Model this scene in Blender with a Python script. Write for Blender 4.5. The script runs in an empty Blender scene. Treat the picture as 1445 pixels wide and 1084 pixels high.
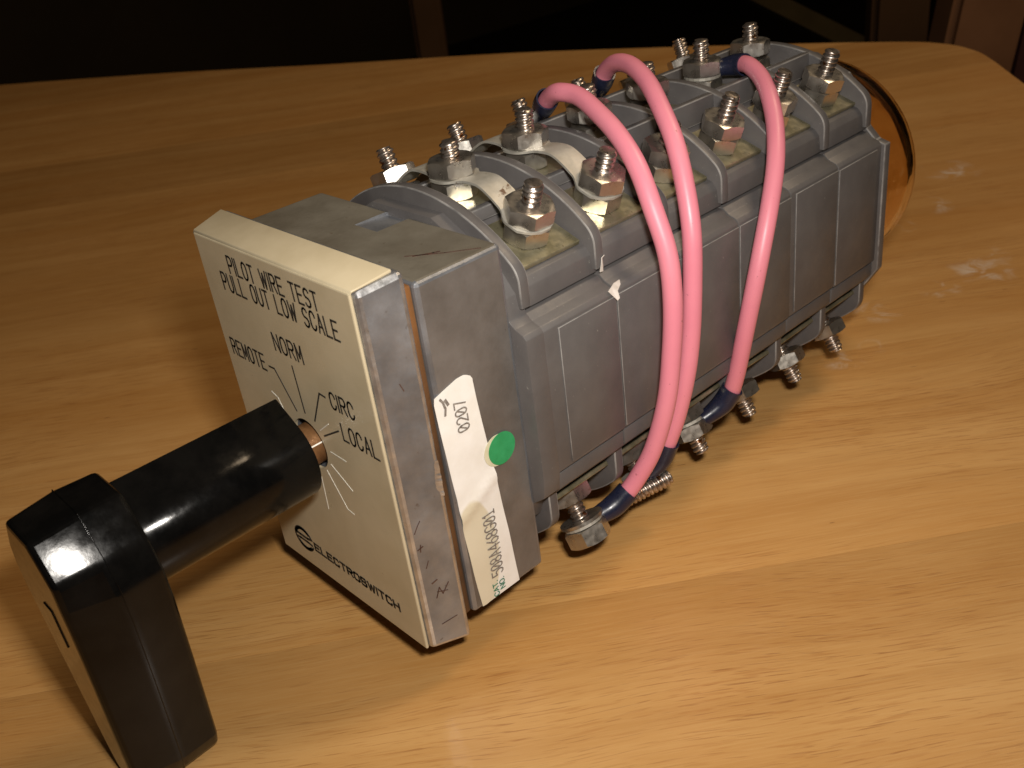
import bpy, bmesh, math, random
from mathutils import Vector, Matrix
random.seed(7)
scene = bpy.context.scene
col = scene.collection
S = 0.001            # everything below is written in millimetres
ZT = 58.0            # switch axis above the table

# ------------------------------------------------------------------ camera
cam_d = bpy.data.cameras.new('camera'); cam = bpy.data.objects.new('camera', cam_d); col.objects.link(cam)
CP = Vector((182.42043, -89.70791, 120.93484))
RX = Vector((0.684537, 0.719073, -0.119761)); DN = Vector((0.290354, -0.419641, -0.859998)); FW = Vector((-0.668658, 0.553927, -0.496046))
rot = Matrix((RX, -DN, -FW)).transposed()
cam.matrix_world = Matrix.Translation((CP + Vector((0, 0, ZT))) * S) @ rot.to_4x4()
cam_d.sensor_width = 36.0; cam_d.lens = 1409.577 / 1445 * 36.0
cam_d.clip_start = 0.01; cam_d.clip_end = 50
cam_d.dof.use_dof = True; cam_d.dof.focus_distance = 0.245; cam_d.dof.aperture_fstop = 36
scene.camera = cam

# ------------------------------------------------------------------ world, lamps, exposure
w = bpy.data.worlds.new('World'); scene.world = w; w.use_nodes = True
bg = w.node_tree.nodes['Background']; bg.inputs[0].default_value = (1.0, 0.72, 0.45, 1); bg.inputs[1].default_value = 0.02
def lamp(name, loc, target, size, size_y, power, colour, spread=180):
    d = bpy.data.lights.new(name, 'AREA'); d.shape = 'RECTANGLE'; d.size = size; d.size_y = size_y
    d.energy = power; d.color = colour; d.spread = math.radians(spread)
    o = bpy.data.objects.new(name, d); col.objects.link(o); o.location = loc
    o.rotation_euler = (Vector(target) - Vector(loc)).to_track_quat('-Z', 'Y').to_euler()
    return o
FL = (CP + 16 * RX - 33 * DN + Vector((0, 0, ZT))) * S
lamp('camera_flash', FL, (-0.06, 0.15, 0.03), 0.022, 0.013, 0.52, (1.0, 0.94, 0.86), 150)
lamp('ceiling_lamp', (0.30, 0.75, 1.35), (-0.1, 0.3, 0.0), 0.36, 0.36, 7.0, (1.0, 0.76, 0.50))
vs = scene.view_settings
vs.view_transform = 'Standard'; vs.look = 'None'; vs.exposure = 0.0; vs.gamma = 1.0; vs.use_curve_mapping = False

# ------------------------------------------------------------------ material helpers
def new_mat(name):
    m = bpy.data.materials.new(name); m.use_nodes = True
    nt = m.node_tree; b = nt.nodes['Principled BSDF']
    return m, nt, b
def N(nt, t, **kw):
    n = nt.nodes.new(t)
    for k, v in kw.items(): setattr(n, k, v)
    return n
def ramp(nt, fac, stops):
    r = N(nt, 'ShaderNodeValToRGB'); e = r.color_ramp.elements
    while len(e) < len(stops): e.new(0.5)
    for i, (p, c) in enumerate(stops): e[i].position = p; e[i].color = (*c, 1) if len(c) == 3 else c
    nt.links.new(fac, r.inputs[0]); return r.outputs[0]
def noise(nt, vec, scale, detail=4, rough=0.55, dist=0.0):
    n = N(nt, 'ShaderNodeTexNoise'); n.inputs['Scale'].default_value = scale; n.inputs['Detail'].default_value = detail
    n.inputs['Roughness'].default_value = rough; n.inputs['Distortion'].default_value = dist
    nt.links.new(vec, n.inputs['Vector']); return n.outputs['Fac']
def mix(nt, fac, a, b, mode='MIX'):
    n = N(nt, 'ShaderNodeMix', data_type='RGBA', blend_type=mode)
    for s, v in ((0, fac), (6, a), (7, b)):
        if hasattr(v, 'is_output'): nt.links.new(v, n.inputs[s])
        elif s == 0: n.inputs[0].default_value = v
        else: n.inputs[s].default_value = (*v, 1)
    return n.outputs[2]
def mapr(nt, val, a, b, c=0.0, d=1.0):
    n = N(nt, 'ShaderNodeMapRange'); nt.links.new(val, n.inputs[0])
    for i, x in enumerate((a, b, c, d)): n.inputs[i + 1].default_value = x
    return n.outputs[0]
def math_n(nt, op, a, b=None):
    n = N(nt, 'ShaderNodeMath', operation=op)
    for i, x in enumerate((a, b)):
        if x is None: continue
        if hasattr(x, 'is_output'): nt.links.new(x, n.inputs[i])
        else: n.inputs[i].default_value = x
    return n.outputs[0]
def coords(nt): return N(nt, 'ShaderNodeTexCoord').outputs['Object']
def bump(nt, b, h, strength, dist):
    n = N(nt, 'ShaderNodeBump'); n.inputs['Strength'].default_value = strength; n.inputs['Distance'].default_value = dist
    nt.links.new(h, n.inputs['Height']); nt.links.new(n.outputs[0], b.inputs['Normal'])

def simple(name, c1, c2, scale, rough=0.45, metal=0.0, rvar=0.12, bumps=0.15, bscale=None, dots=None, coat=0.0, spec=0.5):
    """two-tone mottled surface with uneven gloss and a fine relief"""
    m, nt, b = new_mat(name); v = coords(nt)
    f = noise(nt, v, scale, 6, 0.6)
    c = mix(nt, mapr(nt, f, 0.35, 0.65), c1, c2)
    if dots:
        d = noise(nt, v, dots[1], 3, 0.6)
        c = mix(nt, mapr(nt, d, dots[2], dots[2] + 0.06), c, dots[0])
    nt.links.new(c, b.inputs['Base Color'])
    f2 = noise(nt, v, scale * 2.7, 5, 0.65)
    nt.links.new(mapr(nt, f2, 0.3, 0.7, rough - rvar, rough + rvar), b.inputs['Roughness'])
    b.inputs['Metallic'].default_value = metal; b.inputs['Specular IOR Level'].default_value = spec
    b.inputs['Coat Weight'].default_value = coat; b.inputs['Coat Roughness'].default_value = 0.15
    if bumps: bump(nt, b, noise(nt, v, bscale or scale * 6, 4, 0.6), bumps, 0.0002)
    return m

M = {}
M['plastic'] = simple('grey_moulded_plastic', (0.086, 0.080, 0.080), (0.112, 0.105, 0.103), 70, 0.44, 0, 0.1, 0.12, 900, ((0.24, 0.23, 0.21), 1000, 0.70))
M['plastic_edge'] = simple('plastic_edge_wear_highlight', (0.10, 0.096, 0.096), (0.30, 0.29, 0.28), 120, 0.5, 0, 0.1, 0)  # paler bevels: wear, plus light caught by edges painted into the colour
M['zinc'] = simple('die_cast_zinc', (0.20, 0.21, 0.23), (0.36, 0.37, 0.395), 55, 0.42, 0.7, 0.12, 0.25, 600, ((0.16, 0.14, 0.13), 240, 0.66))
M['zinc_edge'] = simple('bright_zinc_edge', (0.40, 0.40, 0.41), (0.62, 0.62, 0.62), 200, 0.35, 0.85, 0.1, 0.2, 700)
M['housing'] = simple('oxidised_grey_housing', (0.15, 0.136, 0.124), (0.255, 0.24, 0.23), 38, 0.48, 0.45, 0.1, 0.3, 700, ((0.11, 0.085, 0.065), 420, 0.72))
M['housing_top'] = simple('stained_housing_top', (0.15, 0.13, 0.098), (0.225, 0.205, 0.165), 50, 0.5, 0.35, 0.1, 0.3, 700, ((0.12, 0.085, 0.055), 260, 0.68))
M['cream'] = simple('cream_enamel', (0.49, 0.415, 0.275), (0.56, 0.48, 0.33), 60, 0.33, 0, 0.06, 0.06, 500, ((0.42, 0.36, 0.24), 1100, 0.76))
M['black'] = simple('black_phenolic', (0.002, 0.002, 0.002), (0.005, 0.0046, 0.0042), 120, 0.15, 0, 0.05, 0.10, 380, ((0.04, 0.036, 0.03), 1500, 0.76), spec=0.24)
M['ink'] = simple('black_lettering', (0.012, 0.012, 0.011), (0.03, 0.028, 0.024), 700, 0.6, 0, 0.05, 0)
M['scratch'] = simple('pale_scratch', (0.78, 0.75, 0.66), (0.9, 0.88, 0.8), 900, 0.5, 0, 0.05, 0)
M['rust'] = simple('rust_brown_gasket', (0.04, 0.022, 0.012), (0.19, 0.08, 0.023), 26, 0.55, 0, 0.1, 0.2, 900)
M['shaft'] = simple('rusty_shaft', (0.16, 0.075, 0.03), (0.30, 0.15, 0.06), 200, 0.45, 0.5, 0.1, 0.4, 900)
M['brass'] = simple('tarnished_terminal_plate', (0.24, 0.22, 0.13), (0.46, 0.42, 0.29), 150, 0.36, 0.75, 0.12, 0.2, 700, ((0.12, 0.08, 0.04), 300, 0.66))
M['nut'] = simple('nickel_nut', (0.52, 0.485, 0.43), (0.69, 0.655, 0.60), 150, 0.31, 0.95, 0.09, 0.12, 500, ((0.42, 0.31, 0.21), 260, 0.68))
M['screw'] = simple('brown_steel_thread', (0.33, 0.28, 0.24), (0.56, 0.50, 0.45), 420, 0.33, 0.95, 0.1, 0.2, 1200, ((0.25, 0.12, 0.05), 500, 0.6))
M['strap'] = simple('tinned_strap', (0.36, 0.34, 0.29), (0.47, 0.45, 0.40), 180, 0.5, 0.4, 0.1, 0.3, 600, ((0.14, 0.09, 0.06), 330, 0.66))
M['pink'] = simple('pink_wire_insulation', (0.73, 0.225, 0.30), (0.79, 0.26, 0.33), 40, 0.42, 0, 0.05, 0.08, 700, ((0.42, 0.12, 0.15), 700, 0.70), spec=0.55)
M['navy'] = simple('navy_vinyl_sleeve', (0.008, 0.011, 0.028), (0.016, 0.019, 0.042), 200, 0.3, 0, 0.08, 0.2, 500)
M['green'] = simple('green_paper_dot', (0.02, 0.27, 0.09), (0.03, 0.33, 0.12), 300, 0.55, 0, 0.05, 0.15, 1500)
M['greenink'] = simple('green_print', (0.02, 0.16, 0.09), (0.03, 0.2, 0.11), 300, 0.6, 0, 0.05, 0)
M['greyink'] = simple('grey_dot_print', (0.13, 0.11, 0.10), (0.3, 0.27, 0.24), 1600, 0.6, 0, 0.05, 0)
M['glue'] = simple('yellowed_glue', (0.62, 0.58, 0.40), (0.7, 0.66, 0.48), 300, 0.45, 0, 0.05, 0)
M['chip'] = simple('white_paint_chip', (0.50, 0.45, 0.40), (0.66, 0.61, 0.57), 400, 0.7, 0, 0.05, 0.3, 900)
M['scribble'] = simple('red_brown_scratch', (0.05, 0.022, 0.015), (0.09, 0.045, 0.03), 400, 0.6, 0, 0.05, 0)
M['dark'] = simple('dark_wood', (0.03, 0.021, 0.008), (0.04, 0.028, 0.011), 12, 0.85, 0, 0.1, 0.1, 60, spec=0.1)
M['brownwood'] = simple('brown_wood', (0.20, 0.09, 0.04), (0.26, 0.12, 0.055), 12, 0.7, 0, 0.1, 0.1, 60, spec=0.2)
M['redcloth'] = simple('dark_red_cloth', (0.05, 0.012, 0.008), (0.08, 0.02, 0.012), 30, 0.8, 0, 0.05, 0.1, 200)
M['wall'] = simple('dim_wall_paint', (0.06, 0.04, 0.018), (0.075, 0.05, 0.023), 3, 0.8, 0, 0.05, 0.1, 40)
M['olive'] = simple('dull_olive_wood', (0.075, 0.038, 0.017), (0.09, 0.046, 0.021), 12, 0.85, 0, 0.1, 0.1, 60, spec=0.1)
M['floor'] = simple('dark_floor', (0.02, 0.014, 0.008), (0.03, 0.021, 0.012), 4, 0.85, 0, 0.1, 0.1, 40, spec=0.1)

# amber glass
m, nt, b = new_mat('amber_glass'); M['amber'] = m
b.inputs['Base Color'].default_value = (0.98, 0.80, 0.54, 1); b.inputs['Roughness'].default_value = 0.05
bump(nt, b, noise(nt, coords(nt), 70, 2, 0.5), 0.2, 0.002)
b.inputs['Transmission Weight'].default_value = 1.0; b.inputs['IOR'].default_value = 1.46

# paper label with a yellowed patch of old tape and a scuff
m, nt, b = new_mat('paper_label'); M['paper'] = m
v = coords(nt); sx = N(nt, 'ShaderNodeSeparateXYZ'); nt.links.new(v, sx.inputs[0])
yy, zz = sx.outputs[1], sx.outputs[2]
wob = mapr(nt, noise(nt, v, 160, 3), 0, 1, -0.0012, 0.0012)
e1 = math_n(nt, 'ADD', math_n(nt, 'POWER', math_n(nt, 'DIVIDE', math_n(nt, 'SUBTRACT', yy, 0.0165), 0.0062), 2.0),
            math_n(nt, 'POWER', math_n(nt, 'DIVIDE', math_n(nt, 'SUBTRACT', math_n(nt, 'ADD', zz, wob), ZT * S - 0.0275), 0.0155), 2.0))
mask = mapr(nt, e1, 1.06, 0.94)
f = noise(nt, v, 220, 5)
c = mix(nt, mapr(nt, f, 0.35, 0.7), (0.80, 0.77, 0.72), (0.86, 0.84, 0.81))
c = mix(nt, math_n(nt, 'MULTIPLY', mask, 0.8), c, (0.64, 0.57, 0.40))
nt.links.new(c, b.inputs['Base Color']); b.inputs['Roughness'].default_value = 0.5
bump(nt, b, noise(nt, v, 900, 4), 0.08, 0.0002)

# varnished wood with long grain, pores, figure and a few chalky smears
def wood_material():
    m, nt, b = new_mat('varnished_table_wood')
    tc = N(nt, 'ShaderNodeTexCoord'); obi = N(nt, 'ShaderNodeObjectInfo')
    mp = N(nt, 'ShaderNodeMapping'); mp.inputs['Rotation'].default_value = (0, 0, -math.atan2(0.80, 0.60))
    nt.links.new(tc.outputs['Object'], mp.inputs['Vector'])
    off = N(nt, 'ShaderNodeVectorMath', operation='SCALE'); off.inputs[0].default_value = (3.1, 1.7, 2.3)
    nt.links.new(obi.outputs['Random'], off.inputs['Scale'])
    ad = N(nt, 'ShaderNodeVectorMath', operation='ADD'); nt.links.new(mp.outputs[0], ad.inputs[0]); nt.links.new(off.outputs[0], ad.inputs[1])
    def stretch(sx_, sy_):
        q = N(nt, 'ShaderNodeMapping'); q.inputs['Scale'].default_value = (sx_, sy_, 1); nt.links.new(ad.outputs[0], q.inputs['Vector']); return q.outputs[0]
    # low-frequency warp bends the grain into arches
    wn = N(nt, 'ShaderNodeTexNoise'); wn.inputs['Scale'].default_value = 9; wn.inputs['Detail'].default_value = 2
    nt.links.new(stretch(0.55, 1.0), wn.inputs['Vector'])
    wsep = N(nt, 'ShaderNodeCombineXYZ'); nt.links.new(mapr(nt, wn.outputs['Fac'], 0, 1, -0.02, 0.02), wsep.inputs[1])
    ad2 = N(nt, 'ShaderNodeVectorMath', operation='ADD'); nt.links.new(ad.outputs[0], ad2.inputs[0]); nt.links.new(wsep.outputs[0], ad2.inputs[1])
    def warp(sx_, sy_):
        q = N(nt, 'ShaderNodeMapping'); q.inputs['Scale'].default_value = (sx_, sy_, 1); nt.links.new(ad2.outputs[0], q.inputs['Vector']); return q.outputs[0]
    broad = noise(nt, warp(3.0, 24), 1.0, 5, 0.6)
    rings = noise(nt, warp(1.6, 95), 1.0, 3, 0.6)
    dash = noise(nt, warp(70, 1250), 1.0, 3, 0.55)
    dash2 = noise(nt, warp(80, 2200), 1.0, 2, 0.5)
    zone = noise(nt, warp(9, 30), 1.0, 3, 0.6)
    fibre = noise(nt, stretch(60, 1800), 1.0, 4, 0.65)
    blot = noise(nt, ad.outputs[0], 11, 4, 0.6)
    c = mix(nt, mapr(nt, broad, 0.32, 0.68), (0.52, 0.250, 0.066), (0.67, 0.385, 0.140))
    c = mix(nt, math_n(nt, 'MULTIPLY', mapr(nt, blot, 0.42, 0.7), 0.35), c, (0.48, 0.25, 0.075))
    c = mix(nt, math_n(nt, 'MULTIPLY', mapr(nt, rings, 0.48, 0.72), 0.42), c, (0.42, 0.19, 0.045))
    zf = mapr(nt, zone, 0.36, 0.62, 0.12, 1.0)
    c = mix(nt, math_n(nt, 'MULTIPLY', math_n(nt, 'MULTIPLY', mapr(nt, dash, 0.56, 0.62), zf), 0.42), c, (0.40, 0.165, 0.040))
    c = mix(nt, math_n(nt, 'MULTIPLY', math_n(nt, 'MULTIPLY', mapr(nt, dash2, 0.60, 0.66), zf), 0.55), c, (0.27, 0.10, 0.026))
    c = mix(nt, math_n(nt, 'MULTIPLY', mapr(nt, fibre, 0.45, 0.75), 0.35), c, (0.71, 0.44, 0.18))
    rare = noise(nt, warp(120, 900), 1.0, 1, 0.5)
    c = mix(nt, math_n(nt, 'MULTIPLY', mapr(nt, rare, 0.80, 0.84), 0.7), c, (0.12, 0.04, 0.012))
    hsv = N(nt, 'ShaderNodeHueSaturation'); nt.links.new(c, hsv.inputs['Color'])
    nt.links.new(mapr(nt, obi.outputs['Random'], 0, 1, 0.86, 1.08), hsv.inputs['Value'])
    c = hsv.outputs[0]
    # chalky smears
    sm = None
    for (x, y, r) in ((-29, 381, 16), (33, 280, 14), (-16, 334, 12), (30, 296, 9), (27, 188, 8), (30, 203, 6), (18, 228, 10), (27, 257, 9), (-15, 306, 8)):
        sv = N(nt, 'ShaderNodeVectorMath', operation='DISTANCE'); sv.inputs[1].default_value = (x * S, y * S, 0)
        nt.links.new(tc.outputs['Object'], sv.inputs[0])
        k = mapr(nt, sv.outputs['Value'], r * S, r * S * 0.2)
        sm = k if sm is None else math_n(nt, 'MAXIMUM', sm, k)
    sn = noise(nt, tc.outputs['Object'], 95, 5, 0.65, 0.8)
    sm = math_n(nt, 'MULTIPLY', sm, mapr(nt, sn, 0.50, 0.66))
    c = mix(nt, math_n(nt, 'MULTIPLY', sm, 0.8), c, (0.74, 0.66, 0.58))
    nt.links.new(c, b.inputs['Base Color'])
    r = noise(nt, tc.outputs['Object'], 18, 5, 0.6)
    nt.links.new(mapr(nt, r, 0.3, 0.7, 0.36, 0.5), b.inputs['Roughness'])
    b.inputs['Coat Weight'].default_value = 0.45; b.inputs['Coat Roughness'].default_value = 0.24
    bump(nt, b, fibre, 0.12, 0.0002)
    return m
M['wood'] = wood_material()

# ------------------------------------------------------------------ mesh helpers
def mesh_from(bm, mats, smooth=None):
    me = bpy.data.meshes.new('mesh'); bm.normal_update(); bm.to_mesh(me); bm.free()
    for m_ in (mats if isinstance(mats, (list, tuple)) else [mats]): me.materials.append(M[m_])
    if smooth is not None:
        me.polygons.foreach_set('use_smooth', [True] * len(me.polygons))
        if smooth < 180: me.set_sharp_from_angle(angle=math.radians(smooth))
    return me
def link(name, me, parent=None, matrix=None):
    me.name = name
    o = bpy.data.objects.new(name, me); col.objects.link(o)
    if parent: o.parent = parent
    if matrix is not None: o.matrix_local = matrix
    return o
def P(x, y, z): return Vector((x * S, y * S, (z + ZT) * S))
def bevelled(bm, mats, width, segs=2, edge_mat=False, angle=25):
    """bake a bevel into the mesh; bevel faces may take the second material (paler edge)"""
    me = mesh_from(bm, mats)
    o = bpy.data.objects.new('tmp', me); col.objects.link(o)
    md = o.modifiers.new('b', 'BEVEL'); md.width = width * S; md.segments = segs; md.limit_method = 'ANGLE'
    md.angle_limit = math.radians(angle); md.harden_normals = False
    if edge_mat: md.material = 1
    dg = bpy.context.evaluated_depsgraph_get()
    r = bpy.data.meshes.new_from_object(o.evaluated_get(dg))
    bpy.data.objects.remove(o); bpy.data.meshes.remove(me)
    r.polygons.foreach_set('use_smooth', [True] * len(r.polygons)); r.set_sharp_from_angle(angle=math.radians(35))
    return r
def cut(me, cutters):
    o = bpy.data.objects.new('tmp', me); col.objects.link(o); tmp = []
    for c_ in cutters:
        co = bpy.data.objects.new('cut', c_); col.objects.link(co); tmp.append(co)
        md = o.modifiers.new('x', 'BOOLEAN'); md.operation = 'DIFFERENCE'; md.object = co; md.solver = 'EXACT'
    bpy.context.view_layer.update()
    dg = bpy.context.evaluated_depsgraph_get()
    r = bpy.data.meshes.new_from_object(o.evaluated_get(dg))
    for t in tmp + [o]: bpy.data.objects.remove(t)
    r.polygons.foreach_set('use_smooth', [False] * len(r.polygons))
    return r
def prism_y(bm, prof, y0, y1, mi=0, prof1=None):
    """profile of (x,z) pairs extruded along Y (prof1: profile at y1)"""
    a = [bm.verts.new(P(x, y0, z)) for x, z in prof]; b_ = [bm.verts.new(P(x, y1, z)) for x, z in (prof1 or prof)]
    n = len(prof); fs = [bm.faces.new(a), bm.faces.new(b_[::-1])]
    for i in range(n): fs.append(bm.faces.new((a[i], b_[i], b_[(i + 1) % n], a[(i + 1) % n])))
    for f_ in fs: f_.material_index = mi
    bmesh.ops.recalc_face_normals(bm, faces=bm.faces)
    return fs
def box(bm, x0, x1, y0, y1, z0, z1): return prism_y(bm, [(x0, z0), (x1, z0), (x1, z1), (x0, z1)], y0, y1)
def cyl_y(bm, r, y0, y1, n=32, cx=0, cz=0):
    return prism_y(bm, [(cx + r * math.cos(2 * math.pi * i / n), cz + r * math.sin(2 * math.pi * i / n)) for i in range(n)], y0, y1)
def spline(pts, n):
    pts = [Vector(p) for p in pts]; q = [2 * pts[0] - pts[1]] + pts + [2 * pts[-1] - pts[-2]]; out = []
    for i in range(1, len(q) - 2):
        for k in range(n):
            t = k / n; p0, p1, p2, p3 = q[i - 1:i + 3]
            out.append(0.5 * ((2 * p1) + (p2 - p0) * t + (2 * p0 - 5 * p1 + 4 * p2 - p3) * t * t + (3 * p1 - p0 - 3 * p2 + p3) * t ** 3))
    out.append(pts[-1]); return out
def tube(bm, pts, radii, n=20, caps=True, hollow=0.0):
    pts = [P(*p) for p in pts]; rings = []; nrm = None
    for i, p in enumerate(pts):
        t = (pts[min(i + 1, len(pts) - 1)] - pts[max(i - 1, 0)]).normalized()
        if nrm is None: nrm = t.orthogonal().normalized()
        nrm = (nrm - t * nrm.dot(t)).normalized(); bi = t.cross(nrm)
        r = (radii[i] if isinstance(radii, (list, tuple)) else radii) * S
        rings.append([bm.verts.new(p + (nrm * math.cos(2 * math.pi * k / n) + bi * math.sin(2 * math.pi * k / n)) * r) for k in range(n)])
    for a, b_ in zip(rings, rings[1:]):
        for k in range(n): bm.faces.new((a[k], a[(k + 1) % n], b_[(k + 1) % n], b_[k]))
    if caps: bm.faces.new(rings[0][::-1]); bm.faces.new(rings[-1])
    return rings
def ribbon(bm, pts, wdt, fn, thick=0.06):
    """flat line of width wdt along 2-D points; fn(u, v, h) places them on a surface"""
    for (a, b_) in zip(pts, pts[1:]):
        a = Vector(a); b_ = Vector(b_); d = b_ - a
        if d.length < 1e-6: continue
        d.normalize(); n_ = Vector((-d.y, d.x)) * wdt / 2; e = d * wdt * 0.42
        q = [a - e + n_, a - e - n_, b_ + e - n_, b_ + e + n_]
        lo = [bm.verts.new(fn(p.x, p.y, 0.0)) for p in q]; hi = [bm.verts.new(fn(p.x, p.y, thick)) for p in q]
        bm.faces.new(hi)
        for i in range(4): bm.faces.new((lo[i], lo[(i + 1) % 4], hi[(i + 1) % 4], hi[i]))
    bmesh.ops.recalc_face_normals(bm, faces=bm.faces)

# single-stroke letters on a 4 x 6 grid
def arc(cx, cy, rx, ry, a0, a1, n=8): return [(cx + rx * math.cos(math.radians(a0 + (a1 - a0) * i / n)), cy + ry * math.sin(math.radians(a0 + (a1 - a0) * i / n))) for i in range(n + 1)]
O_ = arc(2, 4, 2, 2, 0, 180) + arc(2, 2, 2, 2, 180, 360) + [(4, 4)]
FONT = {
 'A': [[(0, 0), (2, 6), (4, 0)], [(0.75, 2), (3.25, 2)]], 'C': [arc(2, 4, 2, 2, 10, 180) + arc(2, 2, 2, 2, 180, 350)],
 'E': [[(4, 6), (0, 6), (0, 0), (4, 0)], [(0, 3.1), (3.3, 3.1)]], 'I': [[(0, 6), (0, 0)]], 'L': [[(0, 6), (0, 0), (4, 0)]],
 'M': [[(0, 0), (0, 6), (2, 1.5), (4, 6), (4, 0)]], 'N': [[(0, 0), (0, 6), (4, 0), (4, 6)]], 'O': [O_],
 'P': [[(0, 0), (0, 6), (2.3, 6)] + arc(2.3, 4.4, 1.7, 1.6, 90, -90) + [(0, 2.8)]],
 'R': [[(0, 0), (0, 6), (2.3, 6)] + arc(2.3, 4.5, 1.7, 1.5, 90, -90) + [(0, 3)], [(2, 3), (4, 0)]],
 'S': [arc(2, 4.5, 1.9, 1.5, 20, 270) + arc(2, 1.5, 2, 1.5, 90, -160)], 'T': [[(0, 6), (4, 6)], [(2, 6), (2, 0)]],
 'U': [[(0, 6), (0, 2)] + arc(2, 2, 2, 2, 180, 360) + [(4, 6)]], 'W': [[(0, 6), (1.3, 0), (2.6, 5), (3.9, 0), (5.2, 6)]],
 'H': [[(0, 6), (0, 0)], [(4, 6), (4, 0)], [(0, 3), (4, 3)]], 'G': [arc(2, 4, 2, 2, 20, 180) + arc(2, 2, 2, 2, 180, 360) + [(4, 2.7), (2.3, 2.7)]],
 '0': [O_, [(0.5, 1.2), (3.5, 4.8)]], '1': [[(0.8, 4.8), (2, 6), (2, 0)], [(0.6, 0), (3.4, 0)]],
 '2': [arc(2, 4.3, 1.9, 1.7, 165, -30) + [(0, 0), (4, 0)]], '4': [[(3, 0), (3, 6), (0, 2), (4, 2)]],
 '5': [[(3.8, 6), (0.3, 6), (0, 3.4)] + arc(2, 1.9, 2, 1.9, 120, -150)], '6': [[(3.4, 6), (0.6, 3.2)] + arc(2, 1.9, 1.9, 1.9, 150, -210)],
 '7': [[(0, 6), (4, 6), (1.2, 0)]], '8': [arc(2, 4.5, 1.7, 1.5, -90, 270), arc(2, 1.5, 2, 1.5, 90, 450)], '.': [[(0, 0), (0.4, 0)]],
}
# squarer, wide letters for the maker's name
SQ = [(0.7, 0), (3.3, 0), (4, 0.9), (4, 5.1), (3.3, 6), (0.7, 6), (0, 5.1), (0, 0.9), (0.7, 0)]
WIDE = dict(FONT); WIDE['O'] = [SQ]; WIDE['C'] = [[(4, 4.7), (3.3, 6), (0.7, 6), (0, 5.1), (0, 0.9), (0.7, 0), (3.3, 0), (4, 1.3)]]
WIDE['S'] = [[(4, 4.8), (3.3, 6), (0.7, 6), (0, 5.2), (0, 3.7), (0.7, 3.1), (3.3, 3.1), (4, 2.4), (4, 0.8), (3.3, 0), (0.7, 0), (0, 1.2)]]
def text(bm, s, x0, x1, z0, z1, wdt, fn, font=FONT, gap=1.5, space=4.4):
    wd = lambda ch: max(p[0] for st in font[ch] for p in st)
    tot = sum((space if ch == ' ' else wd(ch) + gap) for ch in s) - gap
    kx = (x1 - x0) / tot; kz = (z1 - z0) / 6; x = x0
    for ch in s:
        if ch == ' ': x += space * kx; continue
        for st in font[ch]: ribbon(bm, [(x + p[0] * kx, z0 + p[1] * kz) for p in st], wdt, fn)
        x += (wd(ch) + gap) * kx

def tag(o, label, cat, group=None):
    o['label'] = label; o['category'] = cat
    if group: o['group'] = group
def structure(o): o['kind'] = 'structure'; return o

# ------------------------------------------------------------------ the room beyond: floor, wall, dim furniture
def wbox(name, x0, x1, y0, y1, z0, z1, mat, parent=None, bev=0.004):
    bm = bmesh.new(); bmesh.ops.create_cube(bm, size=1.0)
    for v_ in bm.verts: v_.co = Vector((x0 if v_.co.x < 0 else x1, y0 if v_.co.y < 0 else y1, z0 if v_.co.z < 0 else z1))
    if bev: bmesh.ops.bevel(bm, geom=bm.edges[:], offset=bev, segments=2, affect='EDGES')
    return link(name, mesh_from(bm, mat), parent)
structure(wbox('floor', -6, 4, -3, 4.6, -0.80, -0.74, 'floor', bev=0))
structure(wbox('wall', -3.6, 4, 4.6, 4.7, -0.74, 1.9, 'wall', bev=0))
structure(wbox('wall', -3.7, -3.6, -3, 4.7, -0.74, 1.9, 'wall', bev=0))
def beam(name, a, b_, wx, wy, mat, parent=None):
    """square bar from a to b_ (metres)"""
    a = Vector(a); b_ = Vector(b_); d = (b_ - a); L_ = d.length; d.normalize()
    xd = Vector((0.68, 0.72, 0)); xd = (xd - d * xd.dot(d)).normalized(); yd = d.cross(xd)
    bm = bmesh.new(); bmesh.ops.create_cube(bm, size=1.0)
    for v_ in bm.verts: v_.co = a + d * (v_.co.z + 0.5) * L_ + xd * v_.co.x * wx + yd * v_.co.y * wy
    bmesh.ops.bevel(bm, geom=bm.edges[:], offset=0.006, segments=2, affect='EDGES')
    return link(name, mesh_from(bm, mat), parent)
def down_to_floor(p, q, z=-0.74): p = Vector(p); q = Vector(q); return p + (q - p) * ((z - p.z) / (q.z - p.z))
frame = bpy.data.objects.new('chair', None); col.objects.link(frame)
tag(frame, 'dim brown wooden chair standing beyond the far right corner of the table', 'chair')
up = lambda p, q, k: Vector(p) + (Vector(p) - Vector(q)) * k
pA, pB = (-0.198, 0.746, 0.034), (-0.210, 0.721, -0.054)
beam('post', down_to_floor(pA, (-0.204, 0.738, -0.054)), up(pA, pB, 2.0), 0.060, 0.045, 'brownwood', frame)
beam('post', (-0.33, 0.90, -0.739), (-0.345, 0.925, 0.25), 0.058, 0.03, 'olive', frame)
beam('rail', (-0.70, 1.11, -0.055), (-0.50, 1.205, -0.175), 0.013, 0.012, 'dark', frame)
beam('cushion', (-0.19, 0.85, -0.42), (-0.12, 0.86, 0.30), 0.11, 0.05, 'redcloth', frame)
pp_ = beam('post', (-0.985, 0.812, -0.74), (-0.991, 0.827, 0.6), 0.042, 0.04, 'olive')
tag(pp_, 'narrow upright brown post in the dark behind the table', 'post')
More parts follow.
